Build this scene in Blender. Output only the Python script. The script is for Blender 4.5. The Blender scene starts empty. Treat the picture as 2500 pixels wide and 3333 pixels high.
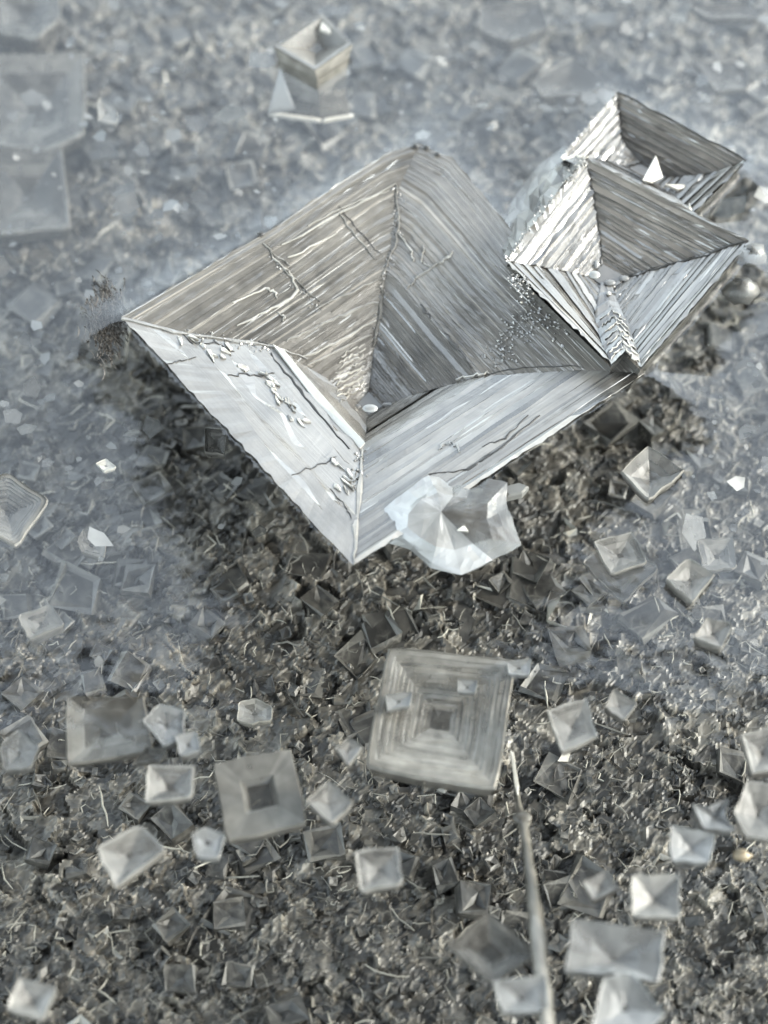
import bpy, math, random
import numpy as np
from mathutils import Vector
from mathutils.bvhtree import BVHTree

random.seed(7); rng = np.random.default_rng(7)
S = 0.001                                   # everything below is written in millimetres
scene = bpy.context.scene
col = scene.collection

# ------------------------------------------------------------------ camera
FPX, TAU, DIST = 7500.0, math.radians(30.0), 71.5
PW, PH = 2500.0, 3333.0
CAM = np.array([0.0, -DIST*math.sin(TAU), DIST*math.cos(TAU)])
RIGHT = np.array([1.0, 0, 0]); FWD = np.array([0, math.sin(TAU), -math.cos(TAU)]); UP = np.cross(RIGHT, FWD)
cd = bpy.data.cameras.new('camera'); cam = bpy.data.objects.new('camera', cd); col.objects.link(cam)
cam.location = CAM*S; cam.rotation_euler = (TAU, 0, 0)
cd.sensor_fit = 'HORIZONTAL'; cd.sensor_width = 36.0; cd.lens = 36.0*FPX/PW
cd.clip_start = 0.002; cd.clip_end = 500.0
cd.dof.use_dof = True; cd.dof.aperture_fstop = 75.0; cd.dof.focus_distance = 74.0*S
scene.camera = cam

# ------------------------------------------------------------------ sky and sun
SUN_EL, SUN_AZ = math.radians(27), math.radians(92)      # azimuth clockwise from +Y (far side)
w = bpy.data.worlds.new('World'); scene.world = w; w.use_nodes = True
nt = w.node_tree; nt.nodes.clear()
out = nt.nodes.new('ShaderNodeOutputWorld'); bg = nt.nodes.new('ShaderNodeBackground')
sky = nt.nodes.new('ShaderNodeTexSky'); sky.sky_type = 'NISHITA'; sky.sun_disc = False
sky.sun_elevation = SUN_EL; sky.sun_rotation = SUN_AZ
sky.air_density = 1.0; sky.dust_density = 1.2; sky.ozone_density = 1.0
hs = nt.nodes.new('ShaderNodeHueSaturation'); hs.inputs['Saturation'].default_value = 0.36
nt.links.new(sky.outputs[0], hs.inputs['Color']); 
wb = nt.nodes.new('ShaderNodeMix'); wb.data_type = 'RGBA'; wb.blend_type = 'MULTIPLY'; wb.inputs['Factor'].default_value = 1.0
wb.inputs['B'].default_value = (0.945, 1.0, 0.98, 1)      # camera white balance of the photograph
nt.links.new(hs.outputs[0], wb.inputs['A']); nt.links.new(wb.outputs['Result'], bg.inputs['Color'])
bg.inputs['Strength'].default_value = 0.15
nt.links.new(bg.outputs[0], out.inputs['Surface'])
ld = bpy.data.lights.new('sun', 'SUN'); ld.energy = 0.45; ld.angle = math.radians(12); ld.color = (1.0, 0.93, 0.82)
sun = bpy.data.objects.new('sun', ld); col.objects.link(sun)
sd = Vector((math.sin(SUN_AZ)*math.cos(SUN_EL), math.cos(SUN_AZ)*math.cos(SUN_EL), math.sin(SUN_EL)))
sun.rotation_euler = sd.to_track_quat('Z', 'Y').to_euler(); sun.location = (2, 0, 2)
scene.view_settings.view_transform = 'Standard'; scene.view_settings.look = 'None'
scene.view_settings.gamma = 1.0; scene.view_settings.exposure = 3.6
scene.render.engine = 'CYCLES'
scene.cycles.use_denoising = True; scene.cycles.max_bounces = 8; scene.cycles.transparent_max_bounces = 14
scene.cycles.caustics_reflective = False; scene.cycles.caustics_refractive = False
scene.cycles.sample_clamp_indirect = 6.0

# ------------------------------------------------------------------ helpers
def ray(px, py):
    d = FWD + RIGHT*(px-PW/2)/FPX - UP*(py-PH/2)/FPX
    return d
def P(px, py, z=0.0):
    d = ray(px, py); return CAM + d*((z-CAM[2])/d[2])
def mesh_obj(name, verts, faces, mat, parent=None, origin=None, tone=None, smooth=False, uv=None):
    v = np.asarray(verts, float)
    o0 = np.zeros(3) if origin is None else np.asarray(origin, float)
    me = bpy.data.meshes.new(name)
    me.from_pydata(((v-o0)*S).tolist(), [], [tuple(int(i) for i in f) for f in faces])
    if tone is not None:
        a = me.attributes.new('tone', 'FLOAT', 'POINT' if len(tone) == len(v) and len(tone) != len(faces) else 'FACE'); a.data.foreach_set('value', np.asarray(tone, np.float32))
    if uv is not None:
        l = me.uv_layers.new(name='UVMap'); idx = np.zeros(len(me.loops), np.int32)
        me.loops.foreach_get('vertex_index', idx)
        l.data.foreach_set('uv', np.asarray(uv, np.float32)[idx].ravel())
    if smooth: me.polygons.foreach_set('use_smooth', [True]*len(me.polygons))
    me.materials.append(mat); me.update()
    o = bpy.data.objects.new(name, me); col.objects.link(o)
    if parent is not None: o.parent = parent
    else: o.location = o0*S
    return o
def tag(o, label=None, cat=None, group=None, kind=None):
    if label: o['label'] = label
    if cat: o['category'] = cat
    if group: o['group'] = group
    if kind: o['kind'] = kind
    return o
def thing(name, label, cat, loc, group=None):
    o = bpy.data.objects.new(name, None); o.empty_display_size = 0.001; col.objects.link(o)
    o.location = np.asarray(loc)*S
    return tag(o, label, cat, group)
def noise1(n, k, amp):
    xs = np.linspace(0, 1, k); return np.interp(np.linspace(0, 1, n), xs, rng.normal(0, 1, k))*amp

# ------------------------------------------------------------------ materials
def salt_material(name, dark, light, transp=0.35, rough=0.12, ior=1.6, stri=0.0, mottled=0.35, nscale=900.0, bump=0.3, veins=0.0, cloud=0.0, coat=0.0):
    m = bpy.data.materials.new(name); m.use_nodes = True; t = m.node_tree; t.nodes.clear()
    N = t.nodes.new; Lk = t.links.new
    o = N('ShaderNodeOutputMaterial'); pb = N('ShaderNodeBsdfPrincipled'); tr = N('ShaderNodeBsdfTransparent'); mx = N('ShaderNodeMixShader')
    at = N('ShaderNodeAttribute'); at.attribute_name = 'tone'
    geo = N('ShaderNodeTexCoord')
    nz = N('ShaderNodeTexNoise'); nz.inputs['Scale'].default_value = nscale; nz.inputs['Detail'].default_value = 5.0
    Lk(geo.outputs['Object'], nz.inputs['Vector'])
    add = N('ShaderNodeMath'); add.operation = 'MULTIPLY_ADD'      # noise*mottled + tone
    sub = N('ShaderNodeMath'); sub.operation = 'SUBTRACT'; sub.inputs[1].default_value = 0.5
    Lk(nz.outputs['Fac'], sub.inputs[0]); Lk(sub.outputs[0], add.inputs[0]); add.inputs[1].default_value = mottled; Lk(at.outputs['Fac'], add.inputs[2])
    val = add; height = nz.outputs['Fac']
    if stri:
        mp = N('ShaderNodeMapping'); mp.inputs['Scale'].default_value = (0.05, 26.0, 1.0)
        Lk(geo.outputs['UV'], mp.inputs['Vector'])
        ns = N('ShaderNodeTexNoise'); ns.inputs['Scale'].default_value = 1.6; ns.inputs['Detail'].default_value = 5.0; ns.inputs['Roughness'].default_value = 0.65
        Lk(mp.outputs[0], ns.inputs['Vector'])
        s2 = N('ShaderNodeMath'); s2.operation = 'SUBTRACT'; s2.inputs[1].default_value = 0.5; Lk(ns.outputs['Fac'], s2.inputs[0])
        a2 = N('ShaderNodeMath'); a2.operation = 'MULTIPLY_ADD'; Lk(s2.outputs[0], a2.inputs[0]); a2.inputs[1].default_value = stri; Lk(add.outputs[0], a2.inputs[2])
        val = a2; height = ns.outputs['Fac']
    if cloud:                                   # cloudy inclusions
        nc = N('ShaderNodeTexNoise'); nc.inputs['Scale'].default_value = 260; nc.inputs['Detail'].default_value = 3; Lk(geo.outputs['Object'], nc.inputs['Vector'])
        sc_ = N('ShaderNodeMath'); sc_.operation = 'SUBTRACT'; sc_.inputs[1].default_value = .5; Lk(nc.outputs['Fac'], sc_.inputs[0])
        ac = N('ShaderNodeMath'); ac.operation = 'MULTIPLY_ADD'; Lk(sc_.outputs[0], ac.inputs[0]); ac.inputs[1].default_value = cloud; Lk(val.outputs[0], ac.inputs[2]); val = ac
    pb.inputs['Coat Weight'].default_value = coat; pb.inputs['Coat Roughness'].default_value = 0.08
    if veins:                                   # pale web of fine salt veins
        dn = N('ShaderNodeTexNoise'); dn.inputs['Scale'].default_value = 1500; dn.inputs['Detail'].default_value = 3; Lk(geo.outputs['Object'], dn.inputs['Vector'])
        vm = N('ShaderNodeVectorMath'); vm.operation = 'MULTIPLY_ADD'; vm.inputs[1].default_value = (.0006, .0006, .0006)
        Lk(dn.outputs['Color'], vm.inputs[0]); Lk(geo.outputs['Object'], vm.inputs[2])
        vo = N('ShaderNodeTexVoronoi'); vo.feature = 'DISTANCE_TO_EDGE'; vo.inputs['Scale'].default_value = 2300; Lk(vm.outputs[0], vo.inputs['Vector'])
        vr = N('ShaderNodeMapRange'); vr.inputs['From Min'].default_value = 0.0; vr.inputs['From Max'].default_value = 0.09; vr.inputs['To Min'].default_value = 1; vr.inputs['To Max'].default_value = 0; Lk(vo.outputs['Distance'], vr.inputs['Value'])
        gate = N('ShaderNodeTexNoise'); gate.inputs['Scale'].default_value = 700; Lk(geo.outputs['Object'], gate.inputs['Vector'])
        gr = N('ShaderNodeMapRange'); gr.inputs['From Min'].default_value = .45; gr.inputs['From Max'].default_value = .65; gr.inputs['To Max'].default_value = veins; Lk(gate.outputs['Fac'], gr.inputs['Value'])
        a3 = N('ShaderNodeMath'); a3.operation = 'MULTIPLY_ADD'; Lk(vr.outputs[0], a3.inputs[0]); Lk(gr.outputs[0], a3.inputs[1]); Lk(val.outputs[0], a3.inputs[2]); val = a3
    cr = N('ShaderNodeMix'); cr.data_type = 'RGBA'; cr.clamp_factor = True
    cr.inputs['A'].default_value = (*dark, 1); cr.inputs['B'].default_value = (*light, 1)
    Lk(val.outputs[0], cr.inputs['Factor']); Lk(cr.outputs['Result'], pb.inputs['Base Color'])
    pb.inputs['Roughness'].default_value = rough; pb.inputs['IOR'].default_value = ior
    bp = N('ShaderNodeBump'); bp.inputs['Strength'].default_value = bump; bp.inputs['Distance'].default_value = 0.00006
    Lk(height, bp.inputs['Height']); Lk(bp.outputs[0], pb.inputs['Normal'])
    fr = N('ShaderNodeFresnel'); fr.inputs['IOR'].default_value = 1.5
    # clear salt lets the ground show; frosted (high tone) salt does not
    mt = N('ShaderNodeMapRange'); mt.inputs['From Min'].default_value = 0.0; mt.inputs['From Max'].default_value = 0.7
    mt.inputs['To Min'].default_value = transp; mt.inputs['To Max'].default_value = 0.02
    Lk(val.outputs[0], mt.inputs['Value']); Lk(mt.outputs[0], mx.inputs['Fac'])
    tr.inputs['Color'].default_value = (0.92, 0.91, 0.89, 1)
    if transp <= 0: Lk(pb.outputs[0], o.inputs['Surface']); return m
    Lk(pb.outputs[0], mx.inputs[1]); Lk(tr.outputs[0], mx.inputs[2]); Lk(mx.outputs[0], o.inputs['Surface'])
    return m
M_hop = salt_material('hopper_salt', (0.024, 0.0215, 0.0185), (0.21, 0.193, 0.168), transp=0.0, rough=0.2, ior=1.75, stri=0.4, mottled=0.35, nscale=1500, bump=0.25, cloud=.5)
M_matte = salt_material('etched_salt', (0.021, 0.0187, 0.0158), (0.145, 0.130, 0.110), transp=0.0, rough=0.42, ior=1.45, stri=0.3, mottled=0.45, nscale=2500, bump=0.25, cloud=1.0, coat=.9)
M_body = salt_material('crystal_body', (0.03, 0.028, 0.025), (0.16, 0.155, 0.14), transp=0.0, rough=0.2, ior=1.55, mottled=0.4)
M_small = salt_material('small_salt', (0.03, 0.028, 0.025), (0.17, 0.16, 0.142), transp=0.35, rough=0.45, ior=1.42, mottled=0.5, nscale=2200, cloud=.5)
M_clear = salt_material('clear_salt', (0.035, 0.032, 0.028), (0.22, 0.207, 0.182), transp=0.55, rough=0.35, ior=1.45, mottled=0.6, nscale=2200, cloud=.6)
M_glassy = salt_material('glassy_salt', (0.04, 0.037, 0.033), (0.24, 0.24, 0.235), transp=0.4, rough=0.3, ior=1.55, mottled=0.5, nscale=1300, cloud=.5)
M_cloud = salt_material('cloudy_salt', (0.035, 0.034, 0.032), (0.17, 0.168, 0.16), transp=0.4, rough=0.38, ior=1.5, mottled=0.5, nscale=1500, cloud=.5)
M_frost = salt_material('frosted_salt', (0.06, 0.056, 0.05), (0.34, 0.32, 0.28), transp=0.0, rough=0.3, ior=1.55, mottled=0.5, nscale=2500)
M_grain = salt_material('bed_grain', (0.011, 0.010, 0.0085), (0.12, 0.111, 0.095), transp=0.0, rough=0.45, ior=1.45, mottled=0.9, nscale=3200, bump=0.5, veins=.5)
M_crust = salt_material('salt_crust', (0.0095, 0.0085, 0.007), (0.160, 0.145, 0.120), transp=0.0, rough=0.45, ior=1.45, mottled=0.75, nscale=3000, bump=0.3, veins=.45, cloud=.35)
M_sliver = salt_material('sliver_salt', (0.022, 0.020, 0.018), (0.24, 0.225, 0.19), transp=0.0, rough=0.3, ior=1.5, mottled=0.4, nscale=2500)
M_dark = salt_material('dark_strip', (0.012, 0.011, 0.010), (0.03, 0.028, 0.025), transp=0.0, rough=0.5, ior=1.4)  # near-black for painted crack shade and dark specks

def simple(name, c1, c2, scale, rough=0.6, bump=0.3):
    m = bpy.data.materials.new(name); m.use_nodes = True; t = m.node_tree; pb = t.nodes['Principled BSDF']
    tc = t.nodes.new('ShaderNodeTexCoord'); n = t.nodes.new('ShaderNodeTexNoise'); n.inputs['Scale'].default_value = scale; n.inputs['Detail'].default_value = 6
    r = t.nodes.new('ShaderNodeValToRGB'); r.color_ramp.elements[0].color = (*c1, 1); r.color_ramp.elements[1].color = (*c2, 1)
    r.color_ramp.elements[0].position = 0.35; r.color_ramp.elements[1].position = 0.7
    t.links.new(tc.outputs['Object'], n.inputs['Vector']); t.links.new(n.outputs['Fac'], r.inputs['Fac']); t.links.new(r.outputs[0], pb.inputs['Base Color'])
    pb.inputs['Roughness'].default_value = rough
    b = t.nodes.new('ShaderNodeBump'); b.inputs['Strength'].default_value = bump; b.inputs['Distance'].default_value = 0.0002
    t.links.new(n.outputs['Fac'], b.inputs['Height']); t.links.new(b.outputs[0], pb.inputs['Normal'])
    return m
M_floor = simple('basin_mud', (0.012, 0.0112, 0.010), (0.05, 0.047, 0.041), 2600)
M_blocker = simple('blocker_dark', (0.018, 0.016, 0.013), (0.035, 0.03, 0.025), 3, rough=0.8)
M_stem = simple('dry_stem', (0.04, 0.036, 0.029), (0.105, 0.096, 0.079), 1500, rough=0.5)
M_reflection = simple('reflection_brown', (0.006, 0.0045, 0.003), (0.04, 0.031, 0.023), 1500, rough=0.6)
M_gold = simple('amber_grain', (0.14, 0.11, 0.07), (0.30, 0.245, 0.165), 2500, rough=0.3)

def water_material():
    m = bpy.data.materials.new('brine'); m.use_nodes = True; t = m.node_tree; t.nodes.clear(); N = t.nodes.new; Lk = t.links.new
    o = N('ShaderNodeOutputMaterial'); mx = N('ShaderNodeMixShader'); tr = N('ShaderNodeBsdfTransparent'); gl = N('ShaderNodeBsdfGlossy')
    tr.inputs['Color'].default_value = (0.97, 0.97, 0.96, 1); gl.inputs['Roughness'].default_value = 0.07
    fr = N('ShaderNodeFresnel'); fr.inputs['IOR'].default_value = 1.38
    ge = N('ShaderNodeNewGeometry'); mi = N('ShaderNodeMix'); mi.inputs['A'].default_value = 1.56; mi.inputs['B'].default_value = 1/1.56
    Lk(ge.outputs['Backfacing'], mi.inputs['Factor']); Lk(mi.outputs['Result'], fr.inputs['IOR'])   # same loss going up as coming down
    tc = N('ShaderNodeTexCoord'); n = N('ShaderNodeTexNoise'); n.inputs['Scale'].default_value = 220; n.inputs['Detail'].default_value = 4
    b = N('ShaderNodeBump'); b.inputs['Strength'].default_value = 0.12; b.inputs['Distance'].default_value = 0.0006
    Lk(tc.outputs['Object'], n.inputs['Vector']); Lk(n.outputs['Fac'], b.inputs['Height']); Lk(b.outputs[0], gl.inputs['Normal']); Lk(b.outputs[0], fr.inputs['Normal'])
    Lk(fr.outputs[0], mx.inputs['Fac']); Lk(tr.outputs[0], mx.inputs[1]); Lk(gl.outputs[0], mx.inputs[2]); Lk(mx.outputs[0], o.inputs['Surface'])
    return m
M_water = water_material()

# ------------------------------------------------------------------ the setting
BED_Z, WATER_Z = -6.5, -0.7
def box(name, x0, x1, y0, y1, z0, z1, mat):
    v = [(x, y, z) for z in (z0, z1) for y in (y0, y1) for x in (x0, x1)]
    f = [(0, 2, 3, 1), (4, 5, 7, 6), (0, 1, 5, 4), (1, 3, 7, 5), (3, 2, 6, 7), (2, 0, 4, 6)]
    return mesh_obj(name, v, f, mat)
# the roof slab is added, unseen, to darken the reflection; sky begins beyond it
blocker = box('sky_blocker', -2300, 2600, -2100, 1190, 2500, 2560, M_blocker); blocker['kind'] = 'structure'

# basin floor with low relief
n = 140; xs = np.linspace(-75, 75, n); ys = np.linspace(-75, 75, n)
X, Y = np.meshgrid(xs, ys)
Z = BED_Z + 0.35*np.sin(X*0.21+1)*np.cos(Y*0.17) + rng.normal(0, 0.12, X.shape)
v = np.stack([X, Y, Z], -1).reshape(-1, 3)
f = [(j*n+i, j*n+i+1, (j+1)*n+i+1, (j+1)*n+i) for j in range(n-1) for i in range(n-1)]
fl = mesh_obj('basin_floor', v, f, M_floor, smooth=True); fl['kind'] = 'structure'

# ------------------------------------------------------------------ hopper crystals
def catmull(pts, k):
    pts = np.asarray(pts, float); t = np.arange(len(pts)); q = np.asarray(k, float)
    return np.stack([np.interp(q, t, pts[:, c]) for c in range(pts.shape[1])], -1)

class Hopper:
    """A hollow stepped crystal. diags: for each corner the pixel path from rim to pit at the given levels (z in mm)."""
    def __init__(self, name, label, zs, diags, walls, base_drop=2.2, base_shrink=0.72, group=None):
        self.ds = [np.array([P(px, py, z) for (px, py), z in zip(d, zs)]) for d in diags]
        self.zs = zs; nd = len(diags); self.levels = len(zs)
        rim = np.array([d[0] for d in self.ds]); c = rim.mean(0)
        self.rim = rim; self.c = c
        base = np.array([c[0], c[1], zs[0]-base_drop])
        self.root = thing(name, label, 'crystal', base, group); self.base = base
        allv, allf = [], []
        for i in range(nd):
            A, B = self.ds[i], self.ds[(i+1) % nd]
            ws = dict(walls[i]); wm = M_matte if ws.pop('matte', False) else M_hop
            v, f, tn, uv = self.wall(A, B, **ws)
            o = mesh_obj('stepped_wall', v, f, wm, self.root, base, tn, uv=uv)
            off = len(allv); allv += v; allf += [tuple(k+off for k in q) for q in f]
        mesh_obj('pit_floor', [d[-1]+np.array([0, 0, .01]) for d in self.ds], [tuple(range(nd))], M_matte, self.root, base, [.3])
        # solid body below the walls: offset hopper skin + outer sides + bottom
        v, f = [], []
        for l in range(self.levels):
            for i in range(nd):
                p = self.ds[i][l].copy(); p[2] -= 0.30 if l else 0.25
                if l == 0: p = c + (p-c)*0.985
                v.append(p)
        for l in range(self.levels-1):
            for i in range(nd):
                a, b = l*nd+i, l*nd+(i+1) % nd
                f.append((a, b, b+nd, a+nd))
        last = (self.levels-1)*nd; f.append(tuple(range(last, last+nd)))
        o0 = len(v)
        low = min(zs)-0.5
        for i in range(nd):
            p = c + (rim[i]-c)*base_shrink; v.append((p[0], p[1], min(low, zs[0]-base_drop)))
        for i in range(nd):
            f.append(((i+1) % nd, i, o0+i, o0+(i+1) % nd))
        f.append(tuple(range(o0+nd-1, o0-1, -1)))
        mesh_obj('body', v, f, M_body, self.root, base, [0.15]*len(f))
        self.bvh = BVHTree.FromPolygons([tuple(q) for q in allv], allf)
    def wall(self, A, B, steps=30, nu=40, flat=0.75, jit=0.35, tone=0.25, tvar=0.12, bright=0.06, bulge=None, rough=0.0, bias=1.0, flat_in=None, zn=.002, bimodal=None, dark_p=0.0, brk=.45):
        L = self.levels-1
        e = np.sort(rng.uniform(0, 1, steps-1)*0.5 + np.arange(1, steps)/steps*1.0 - 0.25*0)  # uneven spacing
        e = np.linspace(0, 1, steps+1); d = rng.normal(0, 0.30, steps+1)/steps; e = np.clip(e+d, 0, 1); e[0] = 0; e[-1] = 1; e.sort()
        e = e**bias
        us = np.linspace(0, 1, nu)
        v, f, tn, uv = [], [], [], []
        def pt(t, u):
            k = t*L
            a = np.stack([np.interp(k, np.arange(L+1), A[:, q]) for q in range(3)], -1)
            b = np.stack([np.interp(k, np.arange(L+1), B[:, q]) for q in range(3)], -1)
            p = a*(1-u)[:, None] + b*u[:, None]
            if bulge is not None:
                nrm = np.array([b[0]-a[0]])[0]; nn = np.array([nrm[1], -nrm[0], 0]); nn /= np.linalg.norm(nn)
                mid = (a[0]+b[0])/2
                if np.dot(nn[:2], mid[:2]-self.c[:2]) < 0: nn = -nn
                p = p + nn*(np.interp(u, *bulge)*(1-t)**3)[:, None]
            return p
        rows = []
        elen = np.linalg.norm(B[0]-A[0])
        for i in range(steps):
            w_i = e[i+1]-e[i]
            j0 = noise1(nu, 9, jit*w_i*0.5); j1 = noise1(nu, 9, jit*w_i*0.5)
            if rng.random() < brk:                                  # a step that breaks off part-way
                k = rng.integers(3, nu-3); j1[k:] += rng.normal(0, 0.55)*w_i
            t0 = np.clip(e[i]+0.06*w_i+j0, 0, 1) if i else np.zeros(nu); t1 = np.clip(e[i+1]+j1, 0, 1)
            t1 = np.maximum(t1, t0+0.05*w_i)
            p0 = pt(t0, us); p1 = pt(t1, us)
            fl = np.clip((flat if flat_in is None or e[i] < .47 else flat_in)+rng.normal(0, 0.15), 0, 0.98)
            if bimodal: fl = bimodal[i % 2]+rng.normal(0, .06)
            if rng.random() < dark_p: fl = -1.0
            p1[:, 2] = p1[:, 2]*(1-fl) + (p0[:, 2])*fl
            lift = abs(rng.normal(0, 0.008))
            p0[:, 2] += lift; p1[:, 2] += lift + rng.normal(0, zn, nu)
            if i == 0:
                jag = rng.normal(0, .022, (nu, 3)); jag[0] = jag[-1] = 0; p0 += jag*np.array([1, 1, .6])
            tb = np.clip(tone+rng.normal(0, tvar), 0, 1)
            if rng.random() < bright: tb = min(1, tb+0.45)
            rows.append((p0, p1, t0, t1, tb))
        for i, (p0, p1, t0, t1, tb) in enumerate(rows):
            b0 = len(v); v += list(p0)+list(p1)
            for (tt) in (t0, t1): uv += [(u*elen, t*elen*0.5) for u, t in zip(us, tt)]
            seg = np.interp(np.arange(nu-1), np.linspace(0, nu-1, 6), rng.normal(0, tvar*0.7, 6))
            for k in range(nu-1):
                f.append((b0+k, b0+k+1, b0+nu+k+1, b0+nu+k)); tn.append(tb+seg[k]*1.3)
            if i+1 < len(rows):
                q0 = rows[i+1][0]; b1 = len(v)                       # riser: own verts so the edge stays crisp
                v += list(p1)+list(q0); uv += [(u*elen, t*elen*0.5) for u, t in zip(us, t1)]*2
                rt = np.clip(tone*0.8+rng.normal(0, tvar), 0, 1)
                if rng.random() < .16: rt = rng.uniform(.6, 1)      # frosted step edge
                for k in range(nu-1):
                    f.append((b1+k, b1+k+1, b1+nu+k+1, b1+nu+k)); tn.append(rt)
        return v, f, tn, uv
    def hit(self, px, py, lift=0.0):
        d = ray(px, py); dn = d/np.linalg.norm(d)
        loc, nrm, idx, dist = self.bvh.ray_cast(Vector(CAM), Vector(dn))
        if loc is None:
            return P(px, py, self.zs[0]+lift)
        return np.array(loc) + np.array([0, 0, lift])
    def ribbon(self, name, pts, wpx, mat, tone=0.6, h=0.05, lift=0.02, taper=True):
        """a thin raised ridge or flake lying on the wall along a line"""
        pts = np.asarray(pts, float); q = np.linspace(0, len(pts)-1, max(6, 4*len(pts)))
        pp = catmull(pts, q); pp = pp+rng.normal(0, 2.6, pp.shape)
        c3 = np.array([self.hit(x, y, lift) for x, y in pp])
        mm = wpx*0.0097*(.6 if name == 'crack_shade' else .75); v, f = [], []
        if name == 'crack_shade': h = .014; lift = .0  # crack shade painted as a flush dark strip, no groove cut
        for k in range(len(c3)):
            t = c3[min(k+1, len(c3)-1)]-c3[max(k-1, 0)]; s = np.array([-t[1], t[0], 0]); s /= (np.linalg.norm(s)+1e-9)
            e = 1.0 if not taper else math.sin(math.pi*(0.12+0.76*k/(len(c3)-1)))
            ww = mm*0.5*e*max(.2, 1+rng.normal(0, 0.4))
            v += [c3[k]-s*ww+[0, 0, -h], c3[k]-s*ww*0.5+[0, 0, h*0.6], c3[k]+s*ww*0.5+[0, 0, h*0.6], c3[k]+s*ww+[0, 0, -h]]
        for k in range(len(c3)-1):
            a = 4*k
            for j in range(3): f.append((a+j, a+j+1, a+j+5, a+j+4))
            f.append((a+3, a, a+4, a+7))
        f.append((3, 2, 1, 0)); a = 4*(len(c3)-1); f.append((a, a+1, a+2, a+3))
        return mesh_obj(name, v, f, mat, self.root, self.base, [tone]*len(f))
    def flake(self, pts, tone=0.8, lift=0.12, mat=None, name='flake', tilt=0.1):
        p3 = np.array([self.hit(x, y, lift) for x, y in pts]); zc = p3[:, 2].mean()
        p3 = np.array([P(x, y, zc+rng.normal(0, tilt)) for x, y in pts])
        return slab(name, p3, 0.08, mat or M_frost, self.root, self.base, tone)
    def bubble(self, px, py, rx, ry, mat, tone=0.7, name='bubble'):
        c = self.hit(px, py, 0.03); return dome(name, c, rx*0.0097, ry*0.0113, min(rx, ry)*0.0075, mat, self.root, self.base, tone)

def slab(name, top, th, mat, parent, origin, tone=0.6):
    n = len(top); ctr = top.mean(0)
    inn = ctr+(top-ctr)*0.8; inn[:, 2] += th*0.35
    v = list(inn)+list(top)+[p-np.array([0, 0, th]) for p in top]
    f = [tuple(range(n))] + [(i, n+i, n+(i+1) % n, (i+1) % n) for i in range(n)] + [(n+i, 2*n+i, 2*n+(i+1) % n, n+(i+1) % n) for i in range(n)] + [tuple(range(3*n-1, 2*n-1, -1))]
    return mesh_obj(name, v, f, mat, parent, origin, [tone]*len(f))
def dome(name, c, rx, ry, rz, mat, parent, origin, tone=0.7, rot=0.0):
    v, f = [], []; nr, ns = 6, 16
    for r in range(nr):
        a = math.pi/2*r/(nr-1)*0.98+0.02
        for s in range(ns):
            b = 2*math.pi*s/ns; x, y = math.sin(a)*math.cos(b)*rx, math.sin(a)*math.sin(b)*ry
            v.append((c[0]+x*math.cos(rot)-y*math.sin(rot), c[1]+x*math.sin(rot)+y*math.cos(rot), c[2]+math.cos(a)*rz))
    for r in range(nr-1):
        for s in range(ns):
            f.append((r*ns+s, (r+1)*ns+s, (r+1)*ns+(s+1) % ns, r*ns+(s+1) % ns))
    f.append(tuple(range(ns))); f.append(tuple(range(nr*ns-1, (nr-1)*ns-1, -1)))
    return mesh_obj(name, v, f, mat, parent, origin, [tone]*len(f), smooth=True)

# --- the large hopper -------------------------------------------------------------------
main = Hopper('hopper_crystal', 'largest hollow stepped salt crystal, a square funnel with a bright front rim', [0, -0.32, -0.95, -2.1, -2.8],
    [[(395, 1030), (600, 1082), (890, 1122), (1080, 1250), (1165, 1312)],
     [(1150, 1840), (1165, 1680), (1185, 1450), (1195, 1385), (1200, 1350)],
     [(2100, 1215), (1880, 1205), (1560, 1225), (1330, 1290), (1245, 1322)],
     [(1365, 466), (1300, 610), (1258, 880), (1215, 1150), (1200, 1275)]],
    [dict(steps=14, nu=50, flat=0.35, jit=0.5, tone=0.32, tvar=0.05, bright=0.0, bias=0.9, flat_in=0.0, zn=.004, brk=.12),
     dict(steps=44, nu=50, flat=0.4, jit=0.25, tone=0.28, tvar=0.10, bright=0.05, flat_in=0.0, dark_p=.14),
     dict(steps=130, nu=30, flat=0.4, jit=0.10, matte=True, tone=0.31, tvar=0.04, bright=0.04, bulge=([0, .5, .72, .9, 1], [0, 0, .35, .5, 0])),
     dict(steps=90, nu=40, flat=0.4, jit=0.12, matte=True, tone=0.27, tvar=0.045, bright=0.05, bulge=([0, .08, .25, .5, 1], [0, .3, .25, 0, 0]))])
R_ = main.ribbon
# bright inner ledge along the lower left wall, and the gap's shade painted beside it
main.flake([(888, 1120), (925, 1140), (1060, 1300), (1188, 1440), (1170, 1460), (1030, 1310)], 0.95, 0.10, name='ledge')
R_('crack_shade', [(880, 1150), (960, 1250), (1040, 1350), (1135, 1460)], 16, M_dark, 0.1)
R_('crack_shade', [(745, 1222), (790, 1215), (850, 1225), (895, 1210)], 9, M_dark, 0.1)
R_('crack_shade', [(590, 1085), (640, 1120), (700, 1115), (760, 1150)], 8, M_dark, 0.1)
R_('crack_shade', [(955, 1550), (1030, 1515), (1095, 1490)], 7, M_dark, 0.1)
R_('crack_shade', [(530, 1185), (580, 1178), (640, 1160)], 6, M_dark, 0.1)
R_('crack_shade', [(1075, 1590), (1120, 1640), (1145, 1690)], 9, M_dark, 0.3)
R_('crack_shade', [(1400, 1545), (1520, 1530), (1600, 1480), (1700, 1400), (1760, 1350)], 16, M_dark, 0.2)
R_('crack_shade', [(1570, 1450), (1640, 1430), (1720, 1350)], 12, M_dark, 0.25)
R_('crack_shade', [(1560, 1225), (1640, 1205), (1740, 1195), (1900, 1195)], 7, M_dark, 0.3)
R_('crack_shade', [(1450, 1085), (1490, 1130), (1535, 1200)], 20, M_dark, 0.5)
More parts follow.
